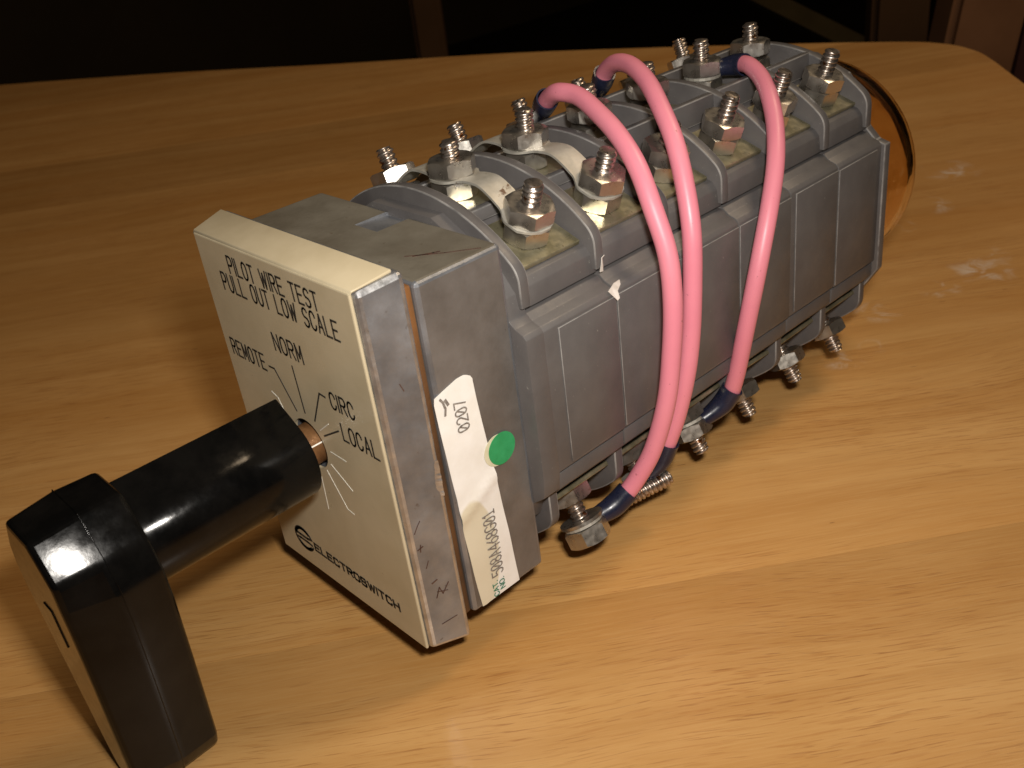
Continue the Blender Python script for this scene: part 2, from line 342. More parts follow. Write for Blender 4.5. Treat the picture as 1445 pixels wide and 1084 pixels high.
# ------------------------------------------------------------------ table
table = bpy.data.objects.new('table', None); col.objects.link(table)
tag(table, 'light varnished wooden table with a rounded far corner, under the switch', 'table')
edge = [(-1100, 110), (-935, 224), (-767, 329), (-606, 416), (-467, 497), (-312, 566), (-190, 612), (-150, 618), (-122, 606), (-100, 585), (-60, 538), (60, 400), (230, 190), (420, -60), (560, -280), (420, -420), (-300, -640), (-1000, -500), (-1250, -200)]
outline = [p.xy for p in spline([(x, y, 0) for x, y in edge], 5)]
gdir = Vector((0.6, 0.8, 0)); gn = Vector((0.8, -0.6, 0))
seams = [-1500, -980, -860, -745, -640, -530, -425, -318, -205, -98, 3.6, 112, 215, 330, 440, 900]
for a, b_ in zip(seams, seams[1:]):
    bm = bmesh.new()
    vs_ = [bm.verts.new((p.x * S, p.y * S, 0)) for p in outline]
    bm.faces.new(vs_)
    for off, sgn in ((a + 0.02, -1), (b_ - 0.02, 1)):
        bmesh.ops.bisect_plane(bm, geom=bm.verts[:] + bm.edges[:] + bm.faces[:], plane_co=gn * off * S, plane_no=gn * sgn, clear_outer=True)
    if not bm.faces: bm.free(); continue
    bmesh.ops.triangulate(bm, faces=[f for f in bm.faces if len(f.verts) > 30]) if False else None
    r_ = bmesh.ops.extrude_face_region(bm, geom=bm.faces[:])
    for v_ in r_['geom']:
        if isinstance(v_, bmesh.types.BMVert): v_.co.z -= 0.026
    bmesh.ops.recalc_face_normals(bm, faces=bm.faces)
    link('plank', mesh_from(bm, 'wood'), table)
for x, y in ((-0.85, 0.10), (-0.28, 0.42), (0.30, -0.22), (-0.75, -0.38)):
    wbox('leg', x - 0.03, x + 0.03, y - 0.03, y + 0.03, -0.74, -0.0262, 'brownwood', table)

# ------------------------------------------------------------------ the switch
sw = bpy.data.objects.new('rotary_switch', None); col.objects.link(sw)
tag(sw, 'grey multi-deck rotary switch with black pistol-grip handle, cream faceplate and pink wires', 'switch')

# bezel, nameplate
bm = bmesh.new()
prism_y(bm, [(-31.75, -46), (31.75, -46), (31.75, 46), (-31.75, 46)], 0, 10.2, 0, [(-34.4, -47.6), (34.4, -47.6), (34.4, 47.6), (-34.4, 47.6)])
me = bevelled(bm, ['zinc', 'zinc_edge'], 1.3, 3, True)
cb = bmesh.new(); cyl_y(cb, 6.5, -3, 14, 40)
hole = mesh_from(cb, 'ink')
me = cut(me, [hole])
bezel = link('bezel', me, sw)

bm = bmesh.new()
prism_y(bm, [(-31.0, -45.6), (31.0, -45.6), (31.0, 46.0), (-31.0, 46.0)], -0.85, -0.05)
me = bevelled(bm, ['cream'], 0.35, 2)
me = cut(me, [hole])
plate = link('nameplate', me, sw)
bm = bmesh.new()     # top flange folded over the bezel
for x0, x1 in ((-33.4, 33.4),):
    sec = [(-0.8, 45.6), (-0.3, 46.5), (8.3, 48.15), (8.3, 47.42), (-0.1, 46.05)]
    k0 = [bm.verts.new(P(-31.4 - max(0, y) * 0.21, y, z)) for y, z in sec]; k1 = [bm.verts.new(P(31.3 + max(0, y) * 0.21, y, z)) for y, z in sec]
    bm.faces.new(k0); bm.faces.new(k1[::-1])
    for i in range(5): bm.faces.new((k0[i], k1[i], k1[(i + 1) % 5], k0[(i + 1) % 5]))
bmesh.ops.recalc_face_normals(bm, faces=bm.faces)
link('top_flange', bevelled(bm, ['cream'], 0.25, 2), plate)

fp = lambda u, v_, h: P(u, -0.86 - h, v_)
def lettering(name, items, mat, parent):
    bm = bmesh.new()
    for it in items: it(bm)
    return link(name, mesh_from(bm, mat), parent)
for s, x0, x1, z0, z1 in (('PILOT WIRE TEST', -17.1, 18.6, 39.1, 43.2), ('PULL OUT LOW SCALE', -22.3, 24.1, 33.9, 38.2), ('NORM', -5.0, 6.5, 23.2, 27.5),
                          ('REMOTE', -27.6, -12.3, 15.5, 19.7), ('CIRC', 14.2, 22.8, 14.8, 18.9), ('LOCAL', 16.0, 29.0, 7.2, 11.5)):
    lettering('lettering', [lambda bm: text(bm, s, x0, x1, z0, z1, 0.47, fp, FONT, 1.9, 4.6)], 'ink', plate)
lettering('lettering', [lambda bm: text(bm, 'ELECTROSWITCH', -13.0, 22.8, -38.45, -36.2, 0.62, fp, WIDE, 1.7)], 'ink', plate)
def logo(bm):
    th = lambda pts, w_: ribbon(bm, pts, w_, fp)
    cx, cz = -17.9, -37.0
    th(arc(cx, cz, 4.1, 3.5, 30, 335, 26), 0.6)
    th(arc(cx, cz + 0.1, 3.5, 3.0, 45, 170, 14), 0.8)
    th(arc(cx, cz - 0.1, 3.5, 3.0, 215, 320, 14), 0.8)
    th([(cx - 3.6, cz + 0.9), (cx - 1.6, cz + 0.75), (cx + 1.8, cz + 0.75), (cx + 3.9, cz + 1.2)], 0.75)
    th([(cx - 3.9, cz - 0.8), (cx - 1.8, cz - 0.55), (cx + 1.6, cz - 0.55), (cx + 3.4, cz - 0.8)], 0.7)
lettering('logo', [logo], 'ink', plate)
for pts in ([(-10.6, 17.2), (-8.3, 17.3), (-2.7, 8.0)], [(0.7, 20.8), (1.05, 8.8)], [(12.2, 16.8), (10.0, 17.0), (4.8, 8.0)], [(14.5, 9.0), (7.5, 5.0)]):
    lettering('dial_mark', [lambda bm: ribbon(bm, pts, 0.42, fp)], 'ink', plate)
for pts in ([(8.6, 1.1), (14.4, 0.9)], [(7.2, -2.9), (14.2, -7.3)], [(4.5, -5.7), (9.8, -14.5), (12.2, -14.9)], [(0.9, -9.1), (0.2, -18.8)], [(-12.9, 9.6), (-10.6, 8.8), (-7.6, 2.5)], [(6.2, 6.0), (10.6, 9.3)]):
    lettering('scratched_mark', [lambda bm: ribbon(bm, pts, 0.24, fp)], 'scratch', plate)

# gasket, housing
bm = bmesh.new(); box(bm, -32.3, 32.3, 10.3, 12.5, -42.4, 43.0)
link('gasket', bevelled(bm, ['rust'], 0.5, 2), sw)
bm = bmesh.new(); fs = prism_y(bm, [(-33.4, -42.8), (33.4, -42.8), (33.4, 43.4), (-33.4, 43.4)], 12.6, 35.9)
me = bevelled(bm, ['housing', 'zinc', 'housing_top'], 1.1, 3, True)
for p_ in me.polygons:
    if p_.normal.z > 0.95: p_.material_index = 2
cb = bmesh.new(); box(cb, -5.2, 3.4, 26.0, 40, 42.0, 47)
for v_ in cb.verts:
    if v_.co.y < 0.03 and v_.co.z < P(0, 0, 43).z: v_.co.z += 0.0012
nm = mesh_from(cb, 'zinc')
me.materials.append(M['zinc'])
me = cut(me, [nm])
housing = link('housing', me, sw)
ht = lambda u, v_, h: P(u, v_, 43.41 + h)
lettering('scribble', [lambda bm: ribbon(bm, [(20.7, 20.4), (24.2, 23.6), (26.8, 26.2), (29.3, 29.2), (31.6, 31.8)], 0.35, ht),
                       lambda bm: ribbon(bm, [(22.3, 21.4), (24.6, 24.9), (25.2, 26.0)], 0.5, ht)], 'scribble', housing)
# bezel side scratches and a chipped edge
bs = lambda u, v_, h: P(31.75 + 0.26 * u + 0.02 + h, u, v_)
for pts, wd in (
    ([(1.6, -12.4), (2.6, -10.6), (3.3, -9.6)], 0.18), ([(1.6, -16.9), (2.8, -16.4)], 0.3), ([(2.1, -17.6), (2.4, -15.8)], 0.25), ([(3.6, -31.8), (4.6, -29.2), (5.2, -31.3), (6.9, -28.8)], 0.25),
    ([(4.0, -30.2), (6.4, -30.9)], 0.2), ([(3.2, -27.3), (4.4, -26.8)], 0.35), ([(2.6, -22.6), (3.4, -20.8)], 0.18), ([(3.6, -39.8), (7.4, -39.2)], 0.22), ([(5.0, 24.2), (5.6, 22.4)], 0.2)):
    lettering('scratch', [lambda bm: ribbon(bm, pts, wd, bs)], 'scribble', bezel)
bm = bmesh.new(); pts = []
for i in range(15):
    z = 3.6 - i * 0.66; r0 = 9.2 - 0.75 * math.sin(math.pi * i / 14) - random.uniform(0, .35)
    pts.append((bm.verts.new(bs(r0, z, 0.05)), bm.verts.new(bs(9.75, z, 0.10 + random.uniform(0, .22)))))
for (a, b_), (c_, d_) in zip(pts, pts[1:]): bm.faces.new((a, b_, d_, c_))
link('chipped_edge', mesh_from(bm, 'zinc_edge'), bezel)

# paper label, dot, print
Lf = [(17.1, 11.9), (5.7, 12.4), (-9.7, 13.4), (-11.7, 13.4), (-18.9, 13.6), (-31.1, 14.3), (-42.3, 15.2)]
Rt = [(17.0, 22.9), (5.2, 23.7), (-9.7, 25.2), (-12.0, 25.3), (-25.6, 26.4), (-35.0, 27.0), (-42.3, 27.4)]
def interp(tab, z):
    for (z0, y0), (z1, y1) in zip(tab, tab[1:]):
        if z <= z0 and z >= z1: return y0 + (y1 - y0) * (z0 - z) / (z0 - z1)
    return tab[0][1] if z > tab[0][0] else tab[-1][1]
def lab_x(y, z):
    d = (z + 12.0) - (y - 20) * 0.55
    return 33.47 + 0.45 * math.exp(-(d / 1.6) ** 2) * (1 if y > 12 else 0) + 0.12 * math.sin(z * 0.4) * 0.5 + 0.06
bm = bmesh.new(); rows = []
zs = [19.0, 18.6, 18.0, 17.2] + [17 - 59.3 * i / 46 for i in range(1, 47)]
for i, z in enumerate(zs):
    l = interp(Lf, z); r_ = interp(Rt, z)
    if z > 17.1:
        k = (z - 17.1) / 1.9; l = 12 + 6.8 * k ** 1.1; r_ = 22.9 - 2.2 * k ** 2.2
    if i == len(zs) - 1: pass
    row = []
    for j in range(11):
        y = l + (r_ - l) * j / 10; zz_ = z + (random.uniform(-.35, .25) if i == len(zs) - 1 and j < 3 else 0)
        row.append(bm.verts.new(P(lab_x(y, z), y, zz_)))
    rows.append(row)
for a, b_ in zip(rows, rows[1:]):
    for j in range(10): bm.faces.new((a[j], a[j + 1], b_[j + 1], b_[j]))
bmesh.ops.recalc_face_normals(bm, faces=bm.faces)
r_ = bmesh.ops.solidify(bm, geom=bm.faces[:], thickness=0.08 * S)
bmesh.ops.recalc_face_normals(bm, faces=bm.faces)
label = link('paper_label', mesh_from(bm, 'paper', 60), sw)
# text runs up the label: u along +Z, letter tops towards -Y
lb = lambda u, v_, h: P(lab_x(v_, u) + 0.10 + h, v_, u)
def label_text(s, z0, z1, ybase, ytop, wdt, mat):
    bm = bmesh.new(); text(bm, s, z0, z1, -ybase, -ytop, wdt, lambda u, v_, h: lb(u, -v_, h), FONT, 1.3)
    return link('print', mesh_from(bm, mat), label)
label_text('508A468G01', -36.4, -17.8, 22.9, 19.4, 0.34, 'greyink')
label_text('0207', 6.2, 13.7, 20.0, 16.9, 0.34, 'greyink')
label_text('CAT.', -42.0, -37.8, 20.6, 19.1, 0.22, 'greenink')
label_text('NO.', -41.0, -38.0, 22.7, 21.2, 0.22, 'greenink')
bm = bmesh.new()      # torn scuff by the top of the label
ribbon(bm, [(16.4, 13.6), (15.4, 14.2), (13.7, 14.6), (12.2, 14.3)], 0.55, lambda u, v_, h: lb(u, v_, h)); ribbon(bm, [(15.6, 14.9), (14.4, 15.4)], 0.7, lambda u, v_, h: lb(u, v_, h))
link('scuff', mesh_from(bm, 'greyink'), label)
def disc(name, yc, zc, r, x, mat, parent):
    bm = bmesh.new(); n = 40
    a = [bm.verts.new(P(x, yc + r * math.cos(2 * math.pi * i / n), zc + r * 1.02 * math.sin(2 * math.pi * i / n))) for i in range(n)]
    b_ = [bm.verts.new(v_.co + Vector((0.12 * S, 0, 0))) for v_ in a]
    bm.faces.new(b_); [bm.faces.new((a[i], a[(i + 1) % n], b_[(i + 1) % n], b_[i])) for i in range(n)]
    bmesh.ops.recalc_face_normals(bm, faces=bm.faces)
    return link(name, mesh_from(bm, mat), parent)
disc('glue_ring', 26.6, -3.4, 3.9, 33.58, 'glue', sw)
disc('green_dot', 27.9, -3.5, 4.0, 33.74, 'green', sw)

# ------------------------------------------------------------------ stack of decks
Y1, PI_ = 40.656, 23.992
yk = lambda k: Y1 + (k - 1) * PI_
half = [(0, 41.2), (12.6, 41.2), (14.5, 38.2), (31.0, 32.2), (32.4, 30.4), (32.9, 25.8), (29.8, 25.75), (29.8, 25.0), (33.0, 24.9), (34.6, 23.5), (37.0, 22.6), (38, 21.6),
        (38, -15.9), (34.6, -16.1), (34.6, -16.8), (37.3, -16.9), (37.2, -21.2), (35.8, -22.8), (33.2, -24.2), (31.2, -27.4), (15.0, -36.9), (13.0, -38.5), (0, -38.5)]
prof = half + [(-x, z) for x, z in half[1:-1]][::-1]
def rounded_fin(Rr, xm, zb, sgn=1):
    pts = []
    rc = 6.0                                                     # corner between arc and straight side
    # centre of the corner circle: inside both the arc and the side
    cx = xm - rc; cz = math.sqrt((Rr - rc) ** 2 - cx ** 2); a_end = math.atan2(cz, cx)
    pts.append((xm, zb))
    for i in range(9): a = a_end * i / 8; pts.append((cx + rc * math.cos(a), cz + rc * math.sin(a)))
    for i in range(1, 28): a = a_end + (math.pi - 2 * a_end) * i / 28; pts.append((Rr * math.cos(a), Rr * math.sin(a)))
    for i in range(9): a = math.pi - a_end + a_end * i / 8; pts.append((-cx + rc * math.cos(a), cz + rc * math.sin(a)))
    pts.append((-xm, zb))
    return [(x, z * sgn) for x, z in pts]
bm = bmesh.new(); prism_y(bm, prof, Y1 + 0.18, Y1 + PI_ - 0.18)
deck_me = bevelled(bm, ['plastic', 'plastic_edge'], 0.22, 2, False, 20)
bm = bmesh.new(); prism_y(bm, rounded_fin(48.9, 33.9, 26.6), Y1 - 1.45, Y1 + 1.45)
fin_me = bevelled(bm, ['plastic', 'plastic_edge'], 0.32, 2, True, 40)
bm = bmesh.new(); prism_y(bm, rounded_fin(47.6, 34.9, 22.2, -1), Y1 - 1.45, Y1 + 1.45)
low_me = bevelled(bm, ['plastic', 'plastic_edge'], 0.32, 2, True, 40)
def rib_mesh(h):
    bm = bmesh.new(); a = [(-1.3, 40.5), (1.3, 40.5), (1.1, h), (-1.1, h)]
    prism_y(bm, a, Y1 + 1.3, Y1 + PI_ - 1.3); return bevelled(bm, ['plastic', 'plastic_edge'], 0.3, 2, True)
ribs = {k: rib_mesh(h) for k, h in ((0, 43.6), (1, 47.2))}
def panel_mesh(a, b_, side):
    bm = bmesh.new(); x0, x1 = (37.9, 38.35) if side > 0 else (-38.35, -37.9)
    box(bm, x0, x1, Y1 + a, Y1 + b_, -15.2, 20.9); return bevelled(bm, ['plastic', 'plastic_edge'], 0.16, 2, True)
decks = []
for k in range(1, 7):
    off = Matrix.Translation((random.uniform(-.18, .18) * S, (k - 1) * PI_ * S, random.uniform(-.15, .15) * S))
    d = link('deck', deck_me if k == 1 else decks[0].data, sw, off); decks.append(d)
    fin = link('barrier', fin_me if k == 1 else fin_me, d)
    link('barrier', low_me, d)
    for sx_ in (-1, 1):
        link('rib', ribs[0 if k < 3 else 1], d, Matrix.Translation((sx_ * 12.9 * S, 0, 0)))
    a, b_ = {1: (4.6, PI_ - 0.2), 5: (2.4, PI_ - 0.2), 6: (0.2, PI_ - 3.0)}.get(k, (0.2, PI_ - 0.2))
    link('side_panel', panel_mesh(a, b_, 1), d); link('side_panel', panel_mesh(a, b_, -1), d)
# rear end plate
bm = bmesh.new()
rear_half = [(0, 47.5), (14, 46), (25, 41), (31.5, 33), (32.6, 26), (36, 22.5), (39.2, 21.5), (39.2, -19), (36, -24), (32, -30), (20, -40), (0, -45)]
prism_y(bm, rear_half + [(-x, z) for x, z in rear_half[1:-1]][::-1], yk(7) - 0.1, yk(7) + 3.0)
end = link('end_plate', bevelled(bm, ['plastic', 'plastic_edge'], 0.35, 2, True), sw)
link('barrier', fin_me, end, Matrix.Translation((0, (6 * PI_ - 1.0) * S, 0)))
link('barrier', low_me, end, Matrix.Translation((0, (6 * PI_ - 1.0) * S, 0)))
# front mounting plate behind the housing
bm = bmesh.new()
fh = [(0, 44.8), (11, 44.8), (27, 36.5), (32.2, 30), (32.8, 25.8), (33.0, 24.9), (34.6, 23.5), (37.0, 22.6), (37.9, 21.6), (37.9, -15.9), (37.2, -21.0), (33.2, -24.2), (31, -30), (22, -38), (0, -40)]
prism_y(bm, fh + [(-x, z) for x, z in fh[1:-1]][::-1], 35.6, Y1 + 0.3)
link('mounting_plate', bevelled(bm, ['plastic', 'plastic_edge'], 0.2, 2, False, 20), sw)

# ------------------------------------------------------------------ terminals: plate, two nuts, threaded screw
def hex_mesh(af, h, mat='nut', both=True):
    bm = bmesh.new(); n = 48; rc = af * 0.505; rows = []
    def rh(a): a = (a + math.pi / 6) % (math.pi / 3) - math.pi / 6; return af / 2 / math.cos(a)
    for z, kind in ((0, 'c'), (0, 'h'), (h, 'h'), (h, 'c')):
        row = []
        for i in range(n):
            a = 2 * math.pi * i / n; r = rh(a)
            dz = (r - rc) * 0.62 if kind == 'h' else 0
            if r < rc and kind == 'h': dz = 0
            rr = r if kind == 'h' else min(r, rc) * 0.97
            zz_ = z + (dz if z == 0 else -dz) if both or z > 0 else z
            row.append(bm.verts.new(Vector((rr * math.cos(a), rr * math.sin(a), zz_)) * S))
        rows.append(row)
    for a, b_ in zip(rows, rows[1:]):
        for i in range(n): bm.faces.new((a[i], a[(i + 1) % n], b_[(i + 1) % n], b_[i]))
    bm.faces.new(rows[0][::-1]); bm.faces.new(rows[-1])
    bmesh.ops.recalc_face_normals(bm, faces=bm.faces)
    return mesh_from(bm, mat, 28)
def screw_mesh(r, length, pitch=1.35, n=18):
    bm = bmesh.new(); steps = int(length / pitch * 6); rows = []
    for j in range(steps + 1):
        z = length * j / steps; taper = 1.0 - 0.16 * max(0, (z - (length - 0.9)) / 0.9)
        row = []
        for i in range(n):
            a = 2 * math.pi * i / n; ph = (z / pitch - i / n) % 1.0; t = abs(ph * 2 - 1)
            rr = (r - 0.62 * (1 - min(1, t * 1.5)) ** 1.0) * taper
            row.append(bm.verts.new(Vector((rr * math.cos(a), rr * math.sin(a), z)) * S))
        rows.append(row)
    for a, b_ in zip(rows, rows[1:]):
        for i in range(n): bm.faces.new((a[i], a[(i + 1) % n], b_[(i + 1) % n], b_[i]))
    bm.faces.new(rows[0][::-1]); bm.faces.new(rows[-1])
    return mesh_from(bm, 'screw', 50)
def plate_mesh(hw, hl):
    bm = bmesh.new(); bmesh.ops.create_cube(bm, size=1.0)
    for v_ in bm.verts: v_.co = Vector((v_.co.x * 2 * hw, v_.co.y * 2 * hl, -0.6 + v_.co.z * 1.2)) * S
    bmesh.ops.bevel(bm, geom=bm.edges[:], offset=0.2 * S, segments=1, affect='EDGES')
    return mesh_from(bm, 'brass')
NUT = hex_mesh(10.0, 4.2); NUT2 = hex_mesh(10.4, 4.0); HEAD = hex_mesh(10.6, 4.6)
SCR = screw_mesh(2.35, 15.0); SCRL = screw_mesh(2.35, 15.6); PLT = plate_mesh(8.2, 9.8); PLM = plate_mesh(10.8, 9.8)
bm = bmesh.new()
for r_, z in ((0, 0),):
    n = 32; ro, ri, th = 6.0, 2.5, 0.8
    q = [[bm.verts.new(Vector((r * math.cos(2 * math.pi * i / n), r * math.sin(2 * math.pi * i / n), z2)) * S) for i in range(n)] for r, z2 in ((ri, 0), (ro, 0), (ro, th), (ri, th))]
    for a in range(4):
        for i in range(n): bm.faces.new((q[a][i], q[a][(i + 1) % n], q[(a + 1) % 4][(i + 1) % n], q[(a + 1) % 4][i]))
WASH = mesh_from(bm, 'nut', 40)
def terminal(x, z, y, direction, tip=14.5, plate=PLT, two=True, scr=SCR, low=0.1, up=5.3, spin=None, washer=False):
    """empty-free part: the plate carries nuts and screw"""
    zd = Vector(direction).normalized(); yd = Vector((0, 1, 0)); xd = yd.cross(zd).normalized(); yd = zd.cross(xd)
    mw = Matrix((xd, yd, zd)).transposed().to_4x4(); mw.translation = P(x, y, z)
    t = link('terminal', plate, sw, mw)
    sp = lambda: Matrix.Rotation(random.uniform(0, math.pi / 3) if spin is None else spin, 4, 'Z')
    link('screw', scr, t, Matrix.Translation((0, 0, (tip - 15.0) * S)) @ Matrix.Rotation(random.uniform(0, 6), 4, 'Z'))
    if two: link('nut', NUT, t, Matrix.Translation((0, 0, low * S)) @ sp())
    link('nut', NUT2, t, Matrix.Translation((random.uniform(-.15, .15) * S, 0, up * S)) @ sp())
    if washer: link('washer', WASH, t, Matrix.Translation((0, 0, (up - 0.85) * S)))
    return t
sn, cs = math.sin(math.radians(20)), math.cos(math.radians(20))
for k in range(1, 7):
    ym = yk(k) + PI_ / 2
    # right
    terminal(22.5, 36.6, ym, (sn, random.uniform(-.02, .02), cs), 14.6 + random.uniform(-.4, .5), up=5.3 if k < 3 else 4.45, spin=None)
    # middle
    terminal(0, 42.6, ym, (random.uniform(-.02, .02), random.uniform(-.03, .03), 1), 14.4 + random.uniform(-.5, .7) - (1.5 if k == 1 else 0), plate=PLM, up=5.4)
    # left
    terminal(-22.5, 36.6, ym, (-sn, random.uniform(-.02, .02), cs), 14.6 + random.uniform(-.4, .4), up=5.3)
    # lower right
    if k == 1:
        t = terminal(26, -32, ym, (0.5, 0, -0.866), 12.0, up=0.4, two=False)
        link('washer', WASH, t, Matrix.Translation((0, 0, 9.6 * S))); link('bolt_head', HEAD, t, Matrix.Translation((0, 0, 11.6 * S)) @ Matrix.Rotation(0.35, 4, 'Z'))
    elif k == 2:
        t = terminal(26, -32, ym, (0.5, 0, -0.866), 10.5, up=0.4, two=False)
    else:
        terminal(26, -32, ym, (0.5, random.uniform(-.03, .03), -0.866), 14.8 + random.uniform(-.5, .5), up=5.6 if k == 3 else 4.6, two=(k == 3))
    if k in (2, 5): terminal(0, -39.9, ym, (0, 0, -1), 17.7, plate=PLM, up=5.4)

# straps joining left, middle and right terminals of the first two decks
def strap(k):
    ym = yk(k) + PI_ / 2; bm = bmesh.new()
    ctr = [(29.4, 38.95), (24.35, 40.95), (21.0, 42.3), (18.2, 44.0), (15.4, 46.0), (12.0, 47.7), (8.0, 47.9), (4.5, 47.45), (0, 47.25)]
    path = spline([(x, 0, z) for x, z in ctr], 5); path = path + [Vector((-p.x, 0, p.z)) for p in path[:-1]][::-1]
    rows = []
    for i, p in enumerate(path):
        ax = abs(p.x); dpad = min(abs(ax - 24.35), ax)
        wd = 3.5 + 2.3 * math.exp(-(dpad / 4.2) ** 4)
        if ax > 26.5: wd = max(1.2, math.sqrt(max(0.1, 5.8 ** 2 - (ax - 24.35) ** 2 * 1.25)))
        t = (path[min(i + 1, len(path) - 1)] - path[max(i - 1, 0)]).normalized(); nrm = Vector((-t.z, 0, t.x));
        if nrm.z < 0: nrm = -nrm
        rows.append([bm.verts.new(P(p.x + nrm.x * h, ym + s_ * wd, p.z + nrm.z * h)) for s_, h in ((-1, 0), (1, 0), (1, 0.6), (-1, 0.6))])
    for a, b_ in zip(rows, rows[1:]):
        for i in range(4): bm.faces.new((a[i], a[(i + 1) % 4], b_[(i + 1) % 4], b_[i]))
    bm.faces.new(rows[0][::-1]); bm.faces.new(rows[-1])
    bmesh.ops.recalc_face_normals(bm, faces=bm.faces)
    return link('strap', mesh_from(bm, 'strap', 40), sw)
strap(1); strap(2)

# ------------------------------------------------------------------ pink wires with navy sleeves and lugs
W1 = [(-13.2, 97.0, 51.2), (-9.0, 95.4, 54.0), (-3.2, 93.4, 56.2), (4.0, 92.6, 56.2), (14.0, 89.0, 54.0), (23.0, 85.1, 51.0), (32.0, 81.2, 45.8), (39.0, 78.3, 38.0), (43.5, 76.9, 27.5), (45.0, 76.1, 15.4), (45.0, 75.1, 2.4), (44.0, 73.5, -11.0), (40.5, 71.6, -24.7), (36.8, 69.2, -33.6), (33.9, 66.3, -40.2)]
W2 = [(-13.7, 121.0, 52.0), (-10.8, 119.8, 55.0), (-4.6, 117.2, 57.9), (4.0, 113.2, 58.9), (14.0, 107.6, 57.3), (23.0, 101.8, 53.3), (31.0, 96.6, 47.1), (37.0, 92.4, 38.2), (41.0, 89.4, 27.8), (42.2, 87.8, 15.5), (42.2, 86.4, 2.5), (41.2, 85.0, -9.5), (38.8, 83.7, -21.7), (36.0, 82.0, -31.7)]
W3 = [(6.5, 155.4, 49.4), (9.5, 155.0, 49.7), (14.0, 152.7, 49.8), (20.0, 148.9, 48.4), (27.0, 142.8, 45.1), (33.0, 136.4, 39.6), (38.0, 128.9, 32.8), (41.5, 121.4, 24.3), (43.0, 115.6, 14.8), (43.0, 112.2, 4.1), (41.0, 110.9, -8.5), (38.4, 111.1, -20.9), (36.0, 111.4, -29.3)]
S1 = ([(-21.5, 101.5, 45.6), (-17.5, 99.6, 48.2), (-13.0, 96.9, 51.4), (-10.6, 95.9, 53.3)], [(34.6, 67.3, -38.6), (33.0, 63.4, -41.6), (31.8, 59.6, -42.6), (30.6, 56.2, -42.9)])
S2 = ([(-21.5, 125.3, 45.8), (-17.5, 123.4, 48.4), (-13.5, 121.0, 52.0), (-12.0, 120.3, 54.0)], [(36.4, 82.3, -30.3), (34.8, 81.0, -35.5), (33.2, 79.0, -38.6), (31.2, 76.8, -40.6)])
S3 = ([(1.6, 152.2, 48.4), (4.2, 154.2, 48.9), (7.4, 155.4, 49.4), (10.4, 154.8, 49.8)], [(36.4, 111.4, -27.9), (34.6, 109.6, -32.2), (33.0, 106.4, -34.6), (31.2, 102.6, -36.4)])
def wire(pts, sleeves, lugs, lab):
    bm = bmesh.new(); tube(bm, spline([(x + random.uniform(-.2, .2), y + random.uniform(-.2, .2), z + random.uniform(-.2, .2)) for x, y, z in pts], 6), 2.4, 24)
    wv = link('pink_wire', mesh_from(bm, 'pink', 60), sw); wv['label'] = lab
    for q, sl in enumerate(sleeves):
        pp = spline(sl, 5); n = len(pp); bm = bmesh.new()
        rad = [2.1 + 1.05 * min(1, (i / (n - 1)) * 1.6) for i in range(n)]
        if q == 1: rad = rad[::-1]
        rg = tube(bm, pp, rad, 22, caps=False)
        # open mouth with a wall, closed at the lug end
        mouth, tail = (rg[-1], rg[0]) if q == 0 else (rg[0], rg[-1])
        c_ = sum((v_.co for v_ in mouth), Vector()) / len(mouth); inner = [bm.verts.new(c_ + (v_.co - c_) * 0.86) for v_ in mouth]
        for i in range(22): bm.faces.new((mouth[i], mouth[(i + 1) % 22], inner[(i + 1) % 22], inner[i]))
        bm.faces.new(tail); bmesh.ops.recalc_face_normals(bm, faces=bm.faces)
        link('sleeve', mesh_from(bm, 'navy', 50), wv)
    for (a, c_, nrm) in lugs:                       # flat ring lug from sleeve end a to screw centre c_
        a = Vector(a); c_ = Vector(c_); nrm = Vector(nrm).normalized(); bm = bmesh.new()
        d = (c_ - a); d = (d - nrm * d.dot(nrm)); L_ = max(d.length, 1); d.normalize(); sd = nrm.cross(d)
        out = [c_ - d * L_ - sd * 2.2, c_ - d * 4.4 - sd * 2.4] + [c_ + (d * math.cos(t) + sd * math.sin(t)) * 5.3 for t in [math.radians(-140 + 280 * i / 16) for i in range(17)]] + [c_ - d * 4.4 + sd * 2.4, c_ - d * L_ + sd * 2.2]
        lo = [bm.verts.new(P(*p)) for p in out]; hi = [bm.verts.new(P(*(p + nrm * 0.8))) for p in out]
        bm.faces.new(lo[::-1]); bm.faces.new(hi); n = len(out)
        for i in range(n): bm.faces.new((lo[i], lo[(i + 1) % n], hi[(i + 1) % n], hi[i]))
        bmesh.ops.recalc_face_normals(bm, faces=bm.faces)
        link('lug', mesh_from(bm, 'strap'), wv)
lowd = Vector((0.5, 0, -0.866)); c_low = lambda k, t: Vector((26, yk(k) + PI_ / 2, -32)) + lowd * t
c_left = lambda k, t: Vector((-22.5 - sn * t, yk(k) + PI_ / 2, 36.6 + cs * t))
wire(W1, S1, [((-21.5, 101.5, 45.6), c_left(3, 4.4), (-sn, 0, cs)), ((30.6, 56.2, -42.9), c_low(1, 10.6), lowd)], 'front wire, down to the nearest lower bolt')
wire(W2, S2, [((-21.5, 125.3, 45.8), c_left(4, 4.4), (-sn, 0, cs)), ((31.2, 76.8, -40.6), c_low(2, 8.6), lowd)], 'middle wire, its lower end behind the front wire')
wire(W3, S3, [((1.6, 152.2, 48.4), (0, yk(5) + PI_ / 2, 47.0), (0, 0, 1)), ((31.2, 102.6, -36.4), c_low(3, 4.6), lowd)], 'rear wire, standing apart from the other two')
# screw lying against the second lower terminal, pointing backwards
dv = Vector((0.32, 0.93, 0.12)).normalized(); xd = dv.orthogonal().normalized(); yd = dv.cross(xd)
mw = Matrix((xd, yd, dv)).transposed().to_4x4(); mw.translation = P(31.2, 68.5, -44.0)
link('bent_screw', SCR, sw, mw)

